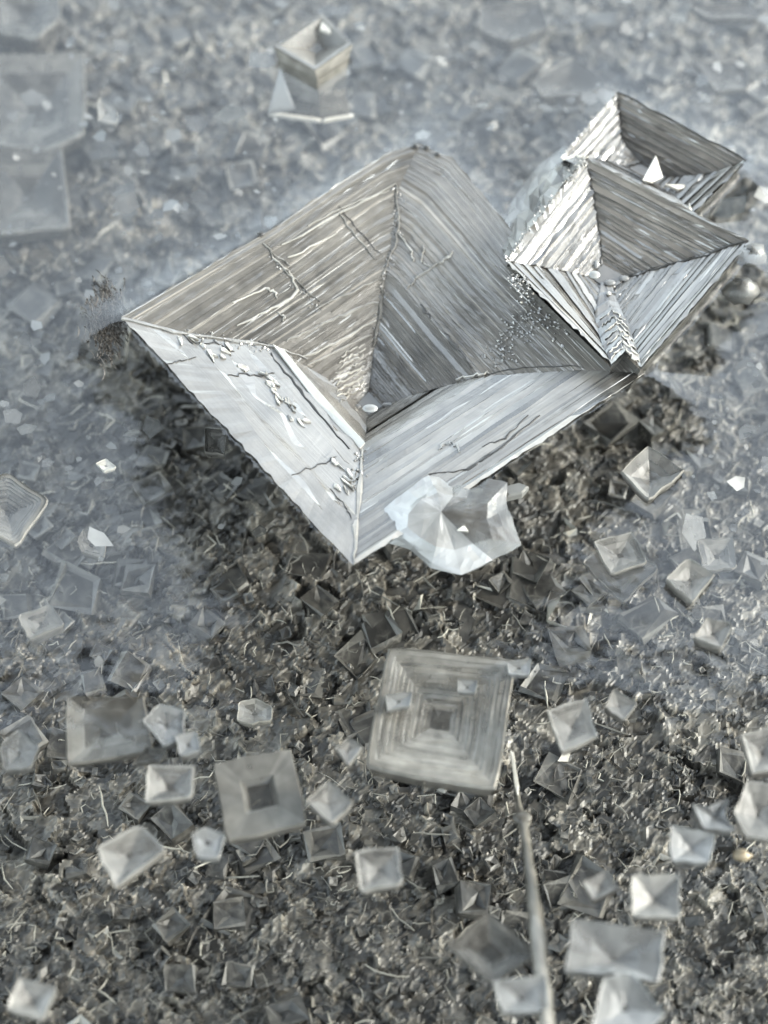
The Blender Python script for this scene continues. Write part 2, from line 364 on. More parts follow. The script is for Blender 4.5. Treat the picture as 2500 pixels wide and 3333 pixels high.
R_('crack_shade', [(1365, 985), (1385, 1010), (1405, 1040)], 16, M_dark, 0.4)
R_('crack_shade', [(1105, 675), (1160, 740), (1240, 830)], 7, M_dark, 0.5)
for pts, wd in [([(860, 790), (900, 850), (950, 895), (970, 955), (880, 1010), (775, 1060)], 13), ([(760, 985), (865, 940), (895, 950), (900, 975)], 9),
                ([(905, 1020), (925, 1030), (922, 1045)], 10), ([(880, 820), (945, 865)], 7), ([(1045, 1060), (1150, 1010), (1230, 985)], 12), ([(985, 1165), (1100, 1110), (1225, 1040)], 10),
                ([(930, 1110), (1010, 1075), (1065, 1045)], 9), ([(1000, 1190), (1100, 1140), (1210, 1090)], 8), ([(1040, 1000), (1140, 950), (1230, 910)], 6),
                ([(920, 800), (1100, 700), (1290, 600)], 8), ([(940, 840), (1100, 760)], 6), ([(1000, 740), (1150, 660), (1270, 620)], 5),
                ([(1325, 940), (1360, 900), (1440, 850), (1470, 825)], 9), ([(1430, 860), (1450, 840), (1475, 820)], 9),
                ([(1100, 690), (1150, 760), (1220, 840)], 7), ([(1290, 600), (1298, 700), (1290, 780), (1245, 900)], 10), ([(1245, 900), (1240, 1000), (1215, 1130)], 16),
                ([(1300, 760), (1340, 820), (1345, 850)], 7), ([(1380, 800), (1370, 850), (1400, 870)], 8), ([(860, 790), (930, 880), (1050, 990)], 6),
                ([(395, 1035), (600, 1090), (740, 1110), (880, 1125), (1000, 1170)], 16), ([(1150, 1835), (1160, 1700), (1180, 1460)], 20), ([(1480, 1235), (1550, 1220), (1590, 1215)], 10)]:
    R_('ridge', pts, wd, M_frost, rng.uniform(.1, .6))  # pale ridges; the zigzag highlights among them are painted as tone
# loose chips on the inner edge of the lower left wall
for k in range(34):
    s_ = rng.uniform(0, 1); x = 610+s_*420+rng.normal(0, 14); y = 1100+(s_**1.5)*300+rng.normal(0, 12)
    if k > 26: x, y = rng.uniform(1085, 1165), rng.uniform(1470, 1610)
    a, b, an = rng.uniform(14, 34), rng.uniform(4, 10), rng.normal(.78, .25)
    q = [(x+a*math.cos(t)*rng.uniform(.5, 1.2)*math.cos(an)-b*math.sin(t)*math.sin(an)*rng.uniform(.5, 1.2), y+a*math.cos(t)*math.sin(an)*rng.uniform(.5, 1.2)+b*math.sin(t)*math.cos(an)) for t in np.linspace(0, 2*math.pi, 7)[:-1]]
    main.flake(q[::-1], rng.uniform(.25, .75), 0.04, name='chip', tilt=0.03)
for k in range(9):
    y = 1120+k*18; R_('ridge', [(1085+abs(k-4)*6, y+45), (1140, y+22), (1185, y)], rng.uniform(5, 12), M_frost, rng.uniform(.4, .9))  # pale ribs paint the cream highlights above the pit
main.bubble(1205, 1330, 26, 14, M_glassy, 0.5); main.bubble(1262, 1320, 22, 9, M_glassy, 0.5); main.bubble(1165, 1325, 10, 8, M_glassy, 0.4)
R_('glint_arc', [(1430, 1468), (1440, 1450), (1465, 1441), (1488, 1450), (1496, 1475)], 16, M_cloud, 0.6)  # a bubble's glint painted as a pale arc
for x, y, r in [(848, 762, 13), (1352, 478, 13), (1388, 482, 12), (1424, 504, 11)]: main.bubble(x, y, r, r*.7, M_dark, 0.0, 'speck')

# --- second hopper -------------------------------------------------------------------------
Z2 = 0.75
hop2 = Hopper('hopper_crystal', 'hollow stepped salt crystal with a zigzag notch in its rim, beside the largest one', [Z2, Z2-.5, Z2-1.0, Z2-1.35],
    [[(1645, 850), (1745, 866), (1850, 885), (1920, 900)],
     [(1990, 1185), (1958, 1120), (1935, 1030), (1955, 925)],
     [(2035, 1142), (2010, 1065), (1985, 995), (1972, 930)],
     [(2088, 1195), (2066, 1115), (2022, 1010), (1990, 925)],
     [(2440, 785), (2300, 825), (2130, 872), (2035, 900)],
     [(1910, 510), (1932, 630), (1950, 750), (1962, 860)]],
    [dict(steps=22, nu=30, jit=0.2, tone=0.26, tvar=0.06, bimodal=(.5, -.5)),
     dict(steps=14, nu=8, jit=0.1, tone=0.24, tvar=0.1, bimodal=(.15, .9)),
     dict(steps=14, nu=8, jit=0.1, tone=0.28, tvar=0.1, bimodal=(.15, .9)),
     dict(steps=34, nu=30, jit=0.3, tone=0.24, tvar=0.08, bimodal=(.5, -.5)),
     dict(steps=30, nu=30, flat=0.5, jit=0.25, tone=0.32, tvar=0.09, bright=0.05, matte=True),
     dict(steps=24, nu=30, jit=0.3, tone=0.26, tvar=0.08, bimodal=(.35, .9))], base_drop=2.8)
for x, y, a, b in [(1935, 895, 20, 14), (1985, 922, 20, 11), (2032, 908, 18, 10), (1940, 862, 9, 16)]: hop2.bubble(x, y, a, b, M_cloud, 0.7)
hop2.bubble(1982, 957, 8, 7, M_frost, .8)
hop2.ribbon('ridge', [(1910, 512), (1932, 630), (1950, 750), (1960, 860)], 7, M_dark, 0.3)
hop2.ribbon('ridge', [(2435, 785), (2300, 828), (2130, 875), (2040, 905)], 9, M_dark, 0.3)
hop2.ribbon('ridge', [(1830, 515), (1880, 505), (1912, 512)], 10, M_frost, 0.9)
for k in range(7):
    s = k/7; hop2.ribbon('ridge', [(1985-40*s, 1170-150*s), (2030-40*s, 1130-140*s)], 7, M_frost, 0.8)
    hop2.ribbon('ridge', [(2035-45*s, 1135-140*s), (2082-55*s, 1180-160*s)], 8, M_frost, 0.95)
# --- third hopper ---------------------------------------------------------------------------
Z3 = 0.55
hop3 = Hopper('hopper_crystal', 'smallest of the three joined hollow stepped crystals, with a white facet in its pit', [Z3, Z3-.42, Z3-.8, Z3-1.05],
    [[(1825, 515), (1905, 515), (1990, 525), (2045, 545)],
     [(2255, 690), (2222, 660), (2185, 630), (2140, 600)],
     [(2430, 520), (2330, 560), (2230, 575), (2170, 575)],
     [(2010, 300), (2020, 385), (2032, 470), (2090, 530)]],
    [dict(steps=16, nu=20, jit=.2, tone=0.24, tvar=.06, bimodal=(.5, -.5)), dict(steps=14, nu=16, jit=.2, tone=0.22, tvar=0.08, bimodal=(.5, -.6)), dict(steps=18, nu=30, flat=0.5, jit=.25, tone=0.32, tvar=0.08, matte=True),
     dict(steps=16, nu=24, jit=.3, tone=0.26, tvar=0.08, bimodal=(.35, .9))], base_drop=2.5)
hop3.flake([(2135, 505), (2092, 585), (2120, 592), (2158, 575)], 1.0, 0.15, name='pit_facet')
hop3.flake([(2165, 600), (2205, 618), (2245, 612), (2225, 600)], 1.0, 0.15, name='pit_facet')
hop3.ribbon('ridge', [(2010, 305), (2020, 390), (2028, 470)], 6, M_dark, 0.3)
hop3.ribbon('ridge', [(2245, 665), (2252, 690)], 16, M_frost, 1.0)
hop3.ribbon('rim', [(2010, 302), (2200, 400), (2430, 520)], 8, M_dark, 0.5)
# outer flank of the twin crystals, crumbly
q = [(1650, 850, .7), (1700, 790, .7), (1770, 690, .7), (1830, 600, .7), (1905, 515, .7)]
r = [(1625, 800, -.7), (1625, 720, -.8), (1690, 620, -.8), (1750, 540, -.8), (1830, 480, -.7)]
va = []; nf = 14
for k in range(nf):
    s = k/(nf-1)*4
    a = catmull(np.array(q), [s])[0]; b = catmull(np.array(r), [s])[0]
    A, B = P(*a), P(*b)
    for j in range(7): va.append(A+(B-A)*j/6 + rng.normal(0, .07, 3)*(0 < j < 6))
fa = [(k*7+j, k*7+j+1, (k+1)*7+j+1, (k+1)*7+j) for k in range(nf-1) for j in range(6)]
mesh_obj('flank', va, fa, M_cloud, hop2.root, hop2.base, list(rng.uniform(.1, .6, len(fa))))

def crumbs(hop, line, spread, n, size, tone=.45):
    V, F_, T = [], [], []
    for _ in range(n):
        q = catmull(np.array(line, float), [rng.uniform(0, len(line)-1)])[0]+rng.normal(0, spread, 2)
        c = hop.hit(q[0], q[1], .02); m = size*rng.uniform(.3, 1.2)
        o = len(V); a = rng.uniform(0, 6.28)
        for k in range(4): V.append(c+m*np.array([math.cos(a+k*1.57)*rng.uniform(.5, 1.2), math.sin(a+k*1.57)*rng.uniform(.5, 1.2), rng.normal(0, .2)]))
        V.append(c+np.array([0, 0, m*.7])); F_ += [(o, o+1, o+4), (o+1, o+2, o+4), (o+2, o+3, o+4), (o+3, o, o+4), (o+3, o+2, o+1, o)]; T += [np.clip(tone*.7+rng.normal(0, .15), 0, 1)]*5
    o = mesh_obj('crumb_crust', V, F_, M_matte, hop.root, hop.base, T); o['kind'] = 'stuff'
crumbs(main, [(1620, 1160), (1690, 1060), (1760, 1010), (1850, 1080)], 28, 260, .07, .25)
crumbs(main, [(870, 800), (960, 930), (1050, 1010)], 12, 70, .05, .4)
crumbs(main, [(1290, 600), (1300, 720), (1250, 900), (1215, 1150)], 9, 130, .05, .4)
crumbs(main, [(600, 1085), (760, 1115), (890, 1130)], 9, 90, .06, .5)
crumbs(main, [(1170, 1480), (1160, 1600)], 12, 60, .06, .5)
crumbs(hop2, [(1650, 850), (1760, 690), (1900, 520)], 9, 110, .06, .35)
crumbs(hop2, [(1660, 890), (1720, 950)], 14, 90, .06, .3)
crumbs(hop3, [(1830, 515), (1900, 430), (1960, 350)], 8, 50, .05, .4)

# --- small hopper crystals ------------------------------------------------------------------
def small(corners, z, label, depth=0.5, h=1.1, pit=0.25, steps=3, tone=0.35, rimtone=0.6, frame=0.10, mat=None, taper=0.86, off=(0, 0), cat='crystal', name='salt_crystal', lit=None, ptone=0.1, conv=0.5, notes=()):
    mat = mat or M_small; depth *= .42; h *= .5; frame = frame*.5 if frame < .3 else frame; pit = pit*.4 if frame < .3 and steps < 4 else pit; conv = .1 if steps < 4 else conv; rimtone = tone+(rimtone-tone)*.4
    rim = np.array([P(x, y, z) for x, y in corners]); n = len(rim); c = rim.mean(0)
    if np.cross(rim[1]-rim[0], rim[2]-rim[1])[2] < 0: rim = rim[::-1]
    size_ = np.linalg.norm(rim-c, axis=1).mean(); nside = n; dense = []
    for i in range(nside):
        a_, b_ = rim[i], rim[(i+1) % nside]
        dense.append(a_+(c-a_)*rng.uniform(.01, .07 if size_ < 1.4 else .03))
        for q_ in (.12, .38, .62, .88): dense.append(a_*(1-q_)+b_*q_+np.append(rng.normal(0, min(.022*size_, .02), 2), rng.normal(0, .015)))
    rim = np.array(dense); n = len(rim); SUBN = 5
    base = np.array([c[0], c[1], z-h]); root = thing(name, label, cat, base)
    pc = c+np.array([off[0], off[1], 0])
    # outer sides, slightly rounded at the rim
    jit = lambda a: rng.normal(0, a, (n, 3))
    r0 = c+(rim-c)*0.965; r0[:, 2] += 0.03
    r1 = rim.copy(); r1[:, 2] -= 0.06
    r2 = c+(rim-c)*(0.5+0.5*taper); r2[:, 2] = z-h*0.5
    r3 = c+(rim-c)*taper; r3[:, 2] = z-h
    r2 += jit(0.02)
    v = list(r0)+list(r1)+list(r2)+list(r3); f = []; tn = []
    for l in range(3):
        for i in range(n):
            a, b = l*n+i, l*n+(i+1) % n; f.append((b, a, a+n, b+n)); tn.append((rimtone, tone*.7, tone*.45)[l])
    f.append(tuple(range(4*n-1, 3*n-1, -1))); tn.append(0.1)
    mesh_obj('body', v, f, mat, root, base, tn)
    # rim frame
    r4 = c+(rim-c)*(1-frame*1.6)+(pc-c)*frame; r4[:, 2] = z-0.01
    v = list(r0)+list(r4); f = [(i, (i+1) % n, n+(i+1) % n, n+i) for i in range(n)]
    mesh_obj('rim', v, f, mat, root, base, [rimtone+rng.uniform(-.08, .08) for _ in f])
    # one stepped wall per side
    lv = [r4]
    for k in range(1, steps+1):
        s = k/steps; zz = z-0.02-depth*(s**1.2)
        a = pc+(rim-c)*((1-frame*1.6)*(1-s)+pit*s); a[:, 2] = zz+depth/steps*conv
        b = a.copy()*1.0; b = pc+(a-pc)*0.97; b[:, 2] = zz
        lv += [a, b]
    for q in range(1, len(lv)): lv[q] = lv[q]+rng.normal(0, min(.008*size_, .006), lv[q].shape)+np.append(rng.normal(0, min(.012*size_, .012), 2), 0)
    for sd_i in range(nside):
        v, f, tn = [], [], []
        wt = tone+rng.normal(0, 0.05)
        if lit and sd_i in lit: wt += 0.2  # listed sides are painted paler, as if lit
        for q in range(len(lv)-1):
            qt = wt+rng.normal(0, 0.08)
            for i in range(sd_i*SUBN, sd_i*SUBN+SUBN):
                j = (i+1) % n; o = len(v); v += [lv[q][i], lv[q][j], lv[q+1][j], lv[q+1][i]]; f.append((o, o+1, o+2, o+3)); tn.append(qt+rng.normal(0, .03))
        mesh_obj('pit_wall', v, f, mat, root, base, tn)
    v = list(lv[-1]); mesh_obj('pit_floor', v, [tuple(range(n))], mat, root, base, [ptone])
    return root, base

SW = WATER_Z+0.35
small([(2018, 1535), (2110, 1445), (2230, 1530), (2112, 1630)], SW, 'grey diamond crystal with a pinhole pit, beside the large crystal\'s ribbed front rim', depth=0.9, pit=0.06, frame=0.06, tone=0.45, off=(0, -0.1))
small([(1930, 1762), (2058, 1728), (2108, 1830), (1985, 1872)], SW, 'grey square crystal sitting in a larger dark clear square plate', depth=0.5, pit=0.35, h=0.8)
small([(1885, 1830), (2010, 1745), (2150, 1850), (2030, 1965)], SW-1.3, 'dark clear square plate around a smaller grey square crystal', depth=0.3, pit=0.6, h=0.7, tone=0.12, rimtone=0.3)
small([(2165, 1885), (2240, 1815), (2330, 1868), (2255, 1962)], SW, 'diamond crystal overlapping a square one, pair near a dark plate', depth=0.4, pit=0.3, tone=0.42)
small([(2265, 1755), (2390, 1750), (2398, 1848), (2290, 1858)], SW-.75, 'square crystal half under a diamond crystal', depth=0.45, pit=0.35, tone=0.4, h=0.7)
small([(2300, 2008), (2388, 2030), (2350, 2112), (2258, 2075)], SW, 'lone small tilted square crystal below the overlapping pair', depth=0.35, pit=0.35, tone=0.42)
r, b = small([(1262, 2106), (1680, 2142), (1618, 2575), (1187, 2498)], SW-1.2, 'broad grey square crystal with nested square terraces and bright cubes on it', depth=0.9, pit=0.16, steps=11, frame=0.05, tone=0.42, rimtone=0.5, h=1.6, taper=0.95, conv=0.8, mat=M_clear)
small([(690, 2482), (950, 2432), (1002, 2680), (740, 2742)], SW-0.8, 'grey square crystal with a dark rectangular pit in its middle', depth=0.55, pit=0.30, steps=2, frame=0.36, tone=0.42, rimtone=0.46, h=1.6, ptone=-0.3, mat=M_small)
small([(212, 2262), (470, 2262), (500, 2445), (215, 2492)], SW-0.9, 'wide pale square crystal with a bright corner facet', depth=0.5, pit=0.55, steps=2, frame=0.05, tone=0.25, h=1.2, lit=[3], mat=M_clear)
small([(462, 2345), (520, 2285), (600, 2310), (600, 2400), (535, 2432)], SW, 'cloudy five sided crystal touching the wide pale square one', depth=0.3, pit=0.4, mat=M_cloud, tone=0.35)
small([(570, 2395), (640, 2378), (655, 2445), (585, 2462)], SW+.1, 'tiny pale cube wedged between the cloudy and the framed crystal', depth=0.2, pit=0.5, tone=0.45, mat=M_cloud, h=1.0)
small([(480, 2488), (635, 2490), (622, 2600), (470, 2612)], SW+.1, 'square crystal with a bright raised frame, below the wide pale one', depth=0.6, pit=0.45, frame=0.16, tone=0.3, rimtone=0.8, lit=[3])
small([(545, 2440), (480, 2430), (430, 2480), (520, 2486)], SW-.6, 'small clear sliver crystal with a white glint, above the framed square', depth=0.2, pit=0.4, tone=0.3, h=.6)
small([(308, 2760), (462, 2680), (542, 2768), (375, 2892)], SW, 'large kite shaped grey crystal with a pale ridge', depth=0.5, pit=0.35, frame=0.14, tone=0.38)
small([(620, 2712), (672, 2690), (735, 2718), (712, 2795), (640, 2790)], SW-.1, 'rounded milky crystal beside the kite shaped one', depth=0.15, pit=0.5, mat=M_cloud, tone=0.5)
small([(995, 2605), (1065, 2540), (1152, 2612), (1080, 2685)], SW, 'grey diamond crystal between the dark pitted and the terraced squares', depth=0.35, pit=0.15, tone=0.42)
small([(1090, 2435), (1135, 2398), (1182, 2430), (1135, 2492)], SW-.2, 'tiny diamond crystal against the terraced square\'s side', depth=0.2, pit=0.3, tone=0.4, h=.8)
small([(1152, 2768), (1298, 2755), (1310, 2880), (1172, 2905)], SW, 'crisp pale square crystal with a soft dark pit, alone on the dark bed', depth=0.5, pit=0.18, frame=0.14, tone=0.36, rimtone=0.75)
small([(1780, 2312), (1910, 2268), (1948, 2400), (1828, 2452)], SW, 'grey square crystal with a thick front rim, by the dry stem\'s tip', depth=0.4, pit=0.25, frame=0.15, tone=0.38)
small([(1965, 2302), (1998, 2240), (2078, 2290), (2030, 2345)], SW-.2, 'small pale diamond crystal above a grey square one', depth=0.25, pit=0.2, tone=0.42, h=.8)
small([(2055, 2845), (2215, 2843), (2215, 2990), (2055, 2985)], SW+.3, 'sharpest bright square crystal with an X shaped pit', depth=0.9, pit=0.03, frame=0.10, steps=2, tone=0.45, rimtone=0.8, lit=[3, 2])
small([(1895, 2870), (1978, 2830), (2015, 2890), (1932, 2932)], SW+.1, 'blurred grey square crystal beside the bright X pitted one', depth=0.4, pit=0.25, tone=0.38)
small([(2180, 2682), (2330, 2712), (2310, 2812), (2182, 2802)], SW+.3, 'pale square crystal with a blue white pit, under a star shaped one', depth=0.6, pit=0.1, tone=0.4, rimtone=0.7, mat=M_cloud)
small([(2250, 2612), (2310, 2625), (2372, 2598), (2360, 2650), (2395, 2705), (2290, 2700)], SW+.1, 'star shaped cloudy crystal with drawn out corners', depth=0.5, pit=0.2, tone=0.35, mat=M_cloud)
small([(2385, 2645), (2432, 2540), (2560, 2560), (2540, 2740), (2430, 2725)], SW+.2, 'pale crystal with a white glint, touching the star shaped one', depth=0.6, pit=0.2, tone=0.4)
small([(2412, 2388), (2520, 2365), (2560, 2500), (2450, 2522)], SW+.1, 'bright lipped crystal above the glinting pale one', depth=0.6, pit=0.2, tone=0.42, frame=.12)
small([(62, 3180), (188, 3212), (140, 3322), (18, 3290)], SW+.2, 'pale square crystal with a small dark square pit, far from any other pale crystal', depth=0.6, pit=0.22, frame=0.2, tone=0.42, ptone=0.0)
small([(1862, 2985), (2165, 3025), (2150, 3200), (1980, 3170), (1835, 3165)], SW+.3, 'large milky crystal with folded pale ridges', depth=0.9, pit=0.15, steps=2, tone=0.4, mat=M_cloud, frame=.06)
small([(1960, 3180), (2055, 3160), (2170, 3300), (2080, 3380), (1920, 3350)], SW+.6, 'milky crystal with a blue white face, under the folded one', depth=0.5, pit=0.3, steps=2, tone=0.45, mat=M_cloud)
small([(1450, 3080), (1585, 2965), (1755, 3105), (1610, 3205)], SW-.4, 'brownish hollow crystal with one pointed corner, crossed by the dry stem', depth=0.8, pit=0.3, steps=4, tone=0.22, frame=.06)
small([(1600, 3195), (1780, 3170), (1785, 3290), (1632, 3300)], SW+.4, 'pale square crystal with one bright edge, in front of the brownish one', depth=0.4, pit=0.4, tone=0.4, frame=.12, rimtone=.7, mat=M_cloud)
small([(-90, 1560), (20, 1535), (165, 1625), (50, 1785), (-60, 1720)], SW-.3, 'warm brown hollow crystal with many fine inner steps, under the blue reflection', depth=1.2, pit=0.1, steps=9, frame=0.04, tone=0.3, conv=.8)
small([(55, 2005), (165, 1965), (212, 2035), (95, 2085)], SW-.8, 'blurred warm grey square crystal under the blue reflection', depth=0.3, pit=0.3, tone=0.4)
small([(0, 2420), (60, 2370), (130, 2430), (100, 2500), (10, 2510)], SW-1.2, 'faint cloudy crystal below the blurred warm grey one', depth=0.3, pit=0.3, tone=0.35, mat=M_cloud)
small([(-60, 480), (205, 475), (235, 745), (-30, 765)], SW-4.6, 'broad ghostly square crystal sunk under the blue reflection', depth=0.8, pit=0.4, frame=0.14, tone=0.15, rimtone=.4, h=2)
small([(-80, 175), (280, 165), (275, 440), (150, 500), (-60, 470)], SW-4.6, 'largest ghostly sunken crystal with a pointed side', depth=0.9, pit=0.4, frame=0.14, tone=0.15, rimtone=.4, h=2)
small([(-60, -60), (190, -60), (200, 60), (120, 130), (-40, 100)], SW-4.6, 'ghostly five sided sunken crystal beyond two joined ghostly ones', depth=0.9, pit=0.4, frame=0.14, tone=0.15, rimtone=.4, h=2)
small([(1730, 265), (1870, 180), (1985, 280), (1900, 310), (1760, 320)], SW-3, 'ghostly pale sunken crystal behind the smallest hopper', depth=0.4, pit=0.4, frame=0.14, tone=0.15, rimtone=.4, h=1.4)
small([(1560, 20), (1760, 0), (1790, 90), (1650, 140), (1560, 100)], SW-2.5, 'dim sunken crystal far behind the largest one', depth=0.4, pit=0.4, tone=0.15, rimtone=.4, h=1.4)
small([(2240, 20), (2440, 10), (2480, 60), (2300, 60)], SW-1.5, 'thin pale plate crystal sunk well beyond the smallest hopper', depth=0.2, pit=0.5, tone=0.15, rimtone=.4, h=.8)
small([(2250, 190), (2420, 180), (2440, 290), (2330, 300)], SW-2.2, 'dim wide sunken crystal behind the smallest hopper\'s corner', depth=0.3, pit=0.5, tone=0.15, rimtone=.4, h=.8)
small([(315, 330), (330, 315), (380, 360), (385, 400), (318, 398)], SW-.8, 'small bright wedge crystal beside the ghostly squares', depth=0.2, pit=0.3, tone=0.6, rimtone=.9, h=.8)
small([(665, 1388), (742, 1395), (732, 1482), (664, 1472)], SW-1.5, 'small buff square crystal under the large crystal\'s smooth front rim', depth=0.2, pit=0.5, tone=0.3, rimtone=.6, h=.8)
small([(770, 2345), (775, 2285), (830, 2270), (890, 2300), (885, 2345), (820, 2358)], SW-3.4, 'yellowish ring shaped grain on the bed between the squares', depth=0.3, pit=0.4, tone=0.3, rimtone=.95, h=.8, mat=M_frost)
small([(250, 1760), (270, 1720), (350, 1745), (340, 1815), (265, 1800)], SW-3, 'dim wedge crystal under the blue reflection beside the warm brown stepped one', depth=0.3, pit=0.4, tone=0.4, rimtone=.6, h=.8)
small([(310, 1510), (345, 1492), (380, 1520), (340, 1535)], SW-1, 'tiny bright glassy chip floating over the blue reflection', depth=0.1, pit=0.5, tone=0.8, rimtone=1, h=.4, mat=M_frost)
for cs, lb in [([(1252, 2262), (1345, 2250), (1335, 2300), (1262, 2315)], 'blue white cube on the terraced square\'s outer terrace'),
               ([(1488, 2210), (1555, 2215), (1548, 2258), (1490, 2255)], 'blue white cube on the terraced square\'s inner corner'),
               ([(1648, 2155), (1730, 2140), (1725, 2200), (1655, 2195)], 'pale cube on the terraced square\'s outer corner')]:
    small(cs, SW-1.2+.30, lb, depth=0.15, pit=0.4, tone=0.6, rimtone=.8, h=.5, mat=M_cloud)
small([(1345, 2420), (1375, 2405), (1450, 2418), (1400, 2440)], SW-1.2-.35, 'bright cream glint flake in the terraced square\'s pit', depth=0.05, pit=0.5, tone=0.9, rimtone=1, h=.3, mat=M_frost)  # added pale flake paints the highlight in the terraced pit

# small crystal on a tall clear block, behind the large one
def block_crystal():
    z = SW+.2
    rim = np.array([P(x, y, z) for x, y in [(893, 150), (1025, 228), (1148, 140), (1050, 42)]])
    bot = np.array([P(x, y, z-2.4) for x, y in [(872, 368), (1045, 392), (1150, 375), (1060, 250)]])
    c = rim.mean(0); base = np.array([*bot.mean(0)[:2], z-2.4]); root = thing('salt_crystal', 'clear block crystal with a hollow top, standing behind the large one', 'crystal', base)
    n = 4; top = rim.copy(); top[:, 2] -= .05; v = list(top); f = []; tn = []
    for k in range(1, 5):
        s = k/4; ring = top*(1-s)+bot*s; m_ = ring.mean(0); ring = m_+(ring-m_)*(1-.22*math.sin(math.pi*s*.85)); v += list(ring+rng.normal(0, .03, (4, 3)))
    for l in range(4):
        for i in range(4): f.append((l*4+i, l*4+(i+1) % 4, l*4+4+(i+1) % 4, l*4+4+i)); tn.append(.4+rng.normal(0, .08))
    f.append((16, 17, 18, 19)); tn.append(.1)
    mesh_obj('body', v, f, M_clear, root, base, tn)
    inn = c+(rim-c)*0.86; ap = P(1028, 165, z-.7)
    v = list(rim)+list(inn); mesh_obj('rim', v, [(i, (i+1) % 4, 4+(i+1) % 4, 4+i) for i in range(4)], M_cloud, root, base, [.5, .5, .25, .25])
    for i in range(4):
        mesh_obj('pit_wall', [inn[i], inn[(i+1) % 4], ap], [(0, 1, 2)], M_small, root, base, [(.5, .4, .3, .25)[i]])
    slab('facet', np.array([P(872, 368, z-1.9), P(960, 352, z-1.7), P(912, 222, z-.5)]), .1, M_cloud, root, base, .8)  # pale slab paints the light refracted in the block's corner
    slab('foot_edge', np.array([P(872, 372, z-2.2), P(960, 385, z-2.2), P(1045, 396, z-2.2), P(1045, 386, z-2.2), P(960, 374, z-2.2), P(885, 364, z-2.2)]), .1, M_frost, root, base, .9)
    slab('foot_edge', np.array([P(1050, 396, z-2.2), P(1150, 378, z-2.2), P(1150, 370, z-2.2), P(1052, 386, z-2.2)]), .1, M_frost, root, base, .9)
    slab('facet', np.array([P(1050, 50, z-.1), P(1040, 95, z-.1), P(1075, 110, z-.1), P(1080, 80, z-.1)]), .1, M_frost, root, base, .7)
block_crystal()

# cloudy white shard leaning on the large crystal
def shard():
    z0 = -.3; base = P(1440, 1700, z0-1.3); root = thing('salt_shard', 'cloudy white many cornered shard lying on the large crystal\'s ribbed front rim', 'crystal', base)
    out_ = [(1250, 1655, .1), (1325, 1595, .25), (1395, 1548, .2), (1470, 1558, .0), (1545, 1545, .05), (1592, 1560, .3), (1645, 1575, .2), (1650, 1655, .2), (1692, 1772, .1), (1600, 1818, -.1), (1502, 1872, -.2), (1400, 1850, -.2), (1335, 1790, -.1), (1258, 1755, -.1)]
    inn_ = [(1330, 1672, .55), (1370, 1625, .7), (1425, 1600, .65), (1475, 1615, .5), (1520, 1620, .42), (1560, 1620, .5), (1590, 1635, .62), (1585, 1690, .55), (1600, 1752, .45), (1540, 1770, .35), (1480, 1790, .25), (1420, 1780, .38), (1370, 1750, .36), (1325, 1715, .45)]
    n = len(out_); v = [P(x, y, z0+z) for x, y, z in out_+inn_+[(1435, 1668, .58)]]; f = []; tn = []
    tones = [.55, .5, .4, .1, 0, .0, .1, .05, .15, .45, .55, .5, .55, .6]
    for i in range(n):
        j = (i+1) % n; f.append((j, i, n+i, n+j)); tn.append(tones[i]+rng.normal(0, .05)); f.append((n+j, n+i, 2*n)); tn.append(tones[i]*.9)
    o0 = len(v)
    for x, y, z in out_: v.append(P(1450+(x-1450)*.85, 1690+(y-1690)*.85, z0-1.3))
    for i in range(n): f.append((i, (i+1) % n, o0+(i+1) % n, o0+i)); tn.append(.3)
    f.append(tuple(range(o0+n-1, o0-1, -1))); tn.append(.2)
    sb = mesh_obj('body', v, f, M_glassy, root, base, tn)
    md = sb.modifiers.new('facets', 'SUBSURF'); md.subdivision_type = 'SIMPLE'; md.levels = 2; md.render_levels = 2
    tx = bpy.data.textures.new('shard_lumps', 'CLOUDS'); tx.noise_scale = .0012; dm = sb.modifiers.new('lumps', 'DISPLACE'); dm.texture = tx; dm.strength = .0003; dm.mid_level = .5; dm.texture_coords = 'LOCAL'
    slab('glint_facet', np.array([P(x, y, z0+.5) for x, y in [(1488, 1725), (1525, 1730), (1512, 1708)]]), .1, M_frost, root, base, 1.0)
    slab('tail', np.array([P(x, y, z0-.2) for x, y in [(1640, 1585), (1690, 1572), (1722, 1585), (1700, 1608), (1650, 1620)]][::-1]), .25, M_cloud, root, base, .6)
shard()

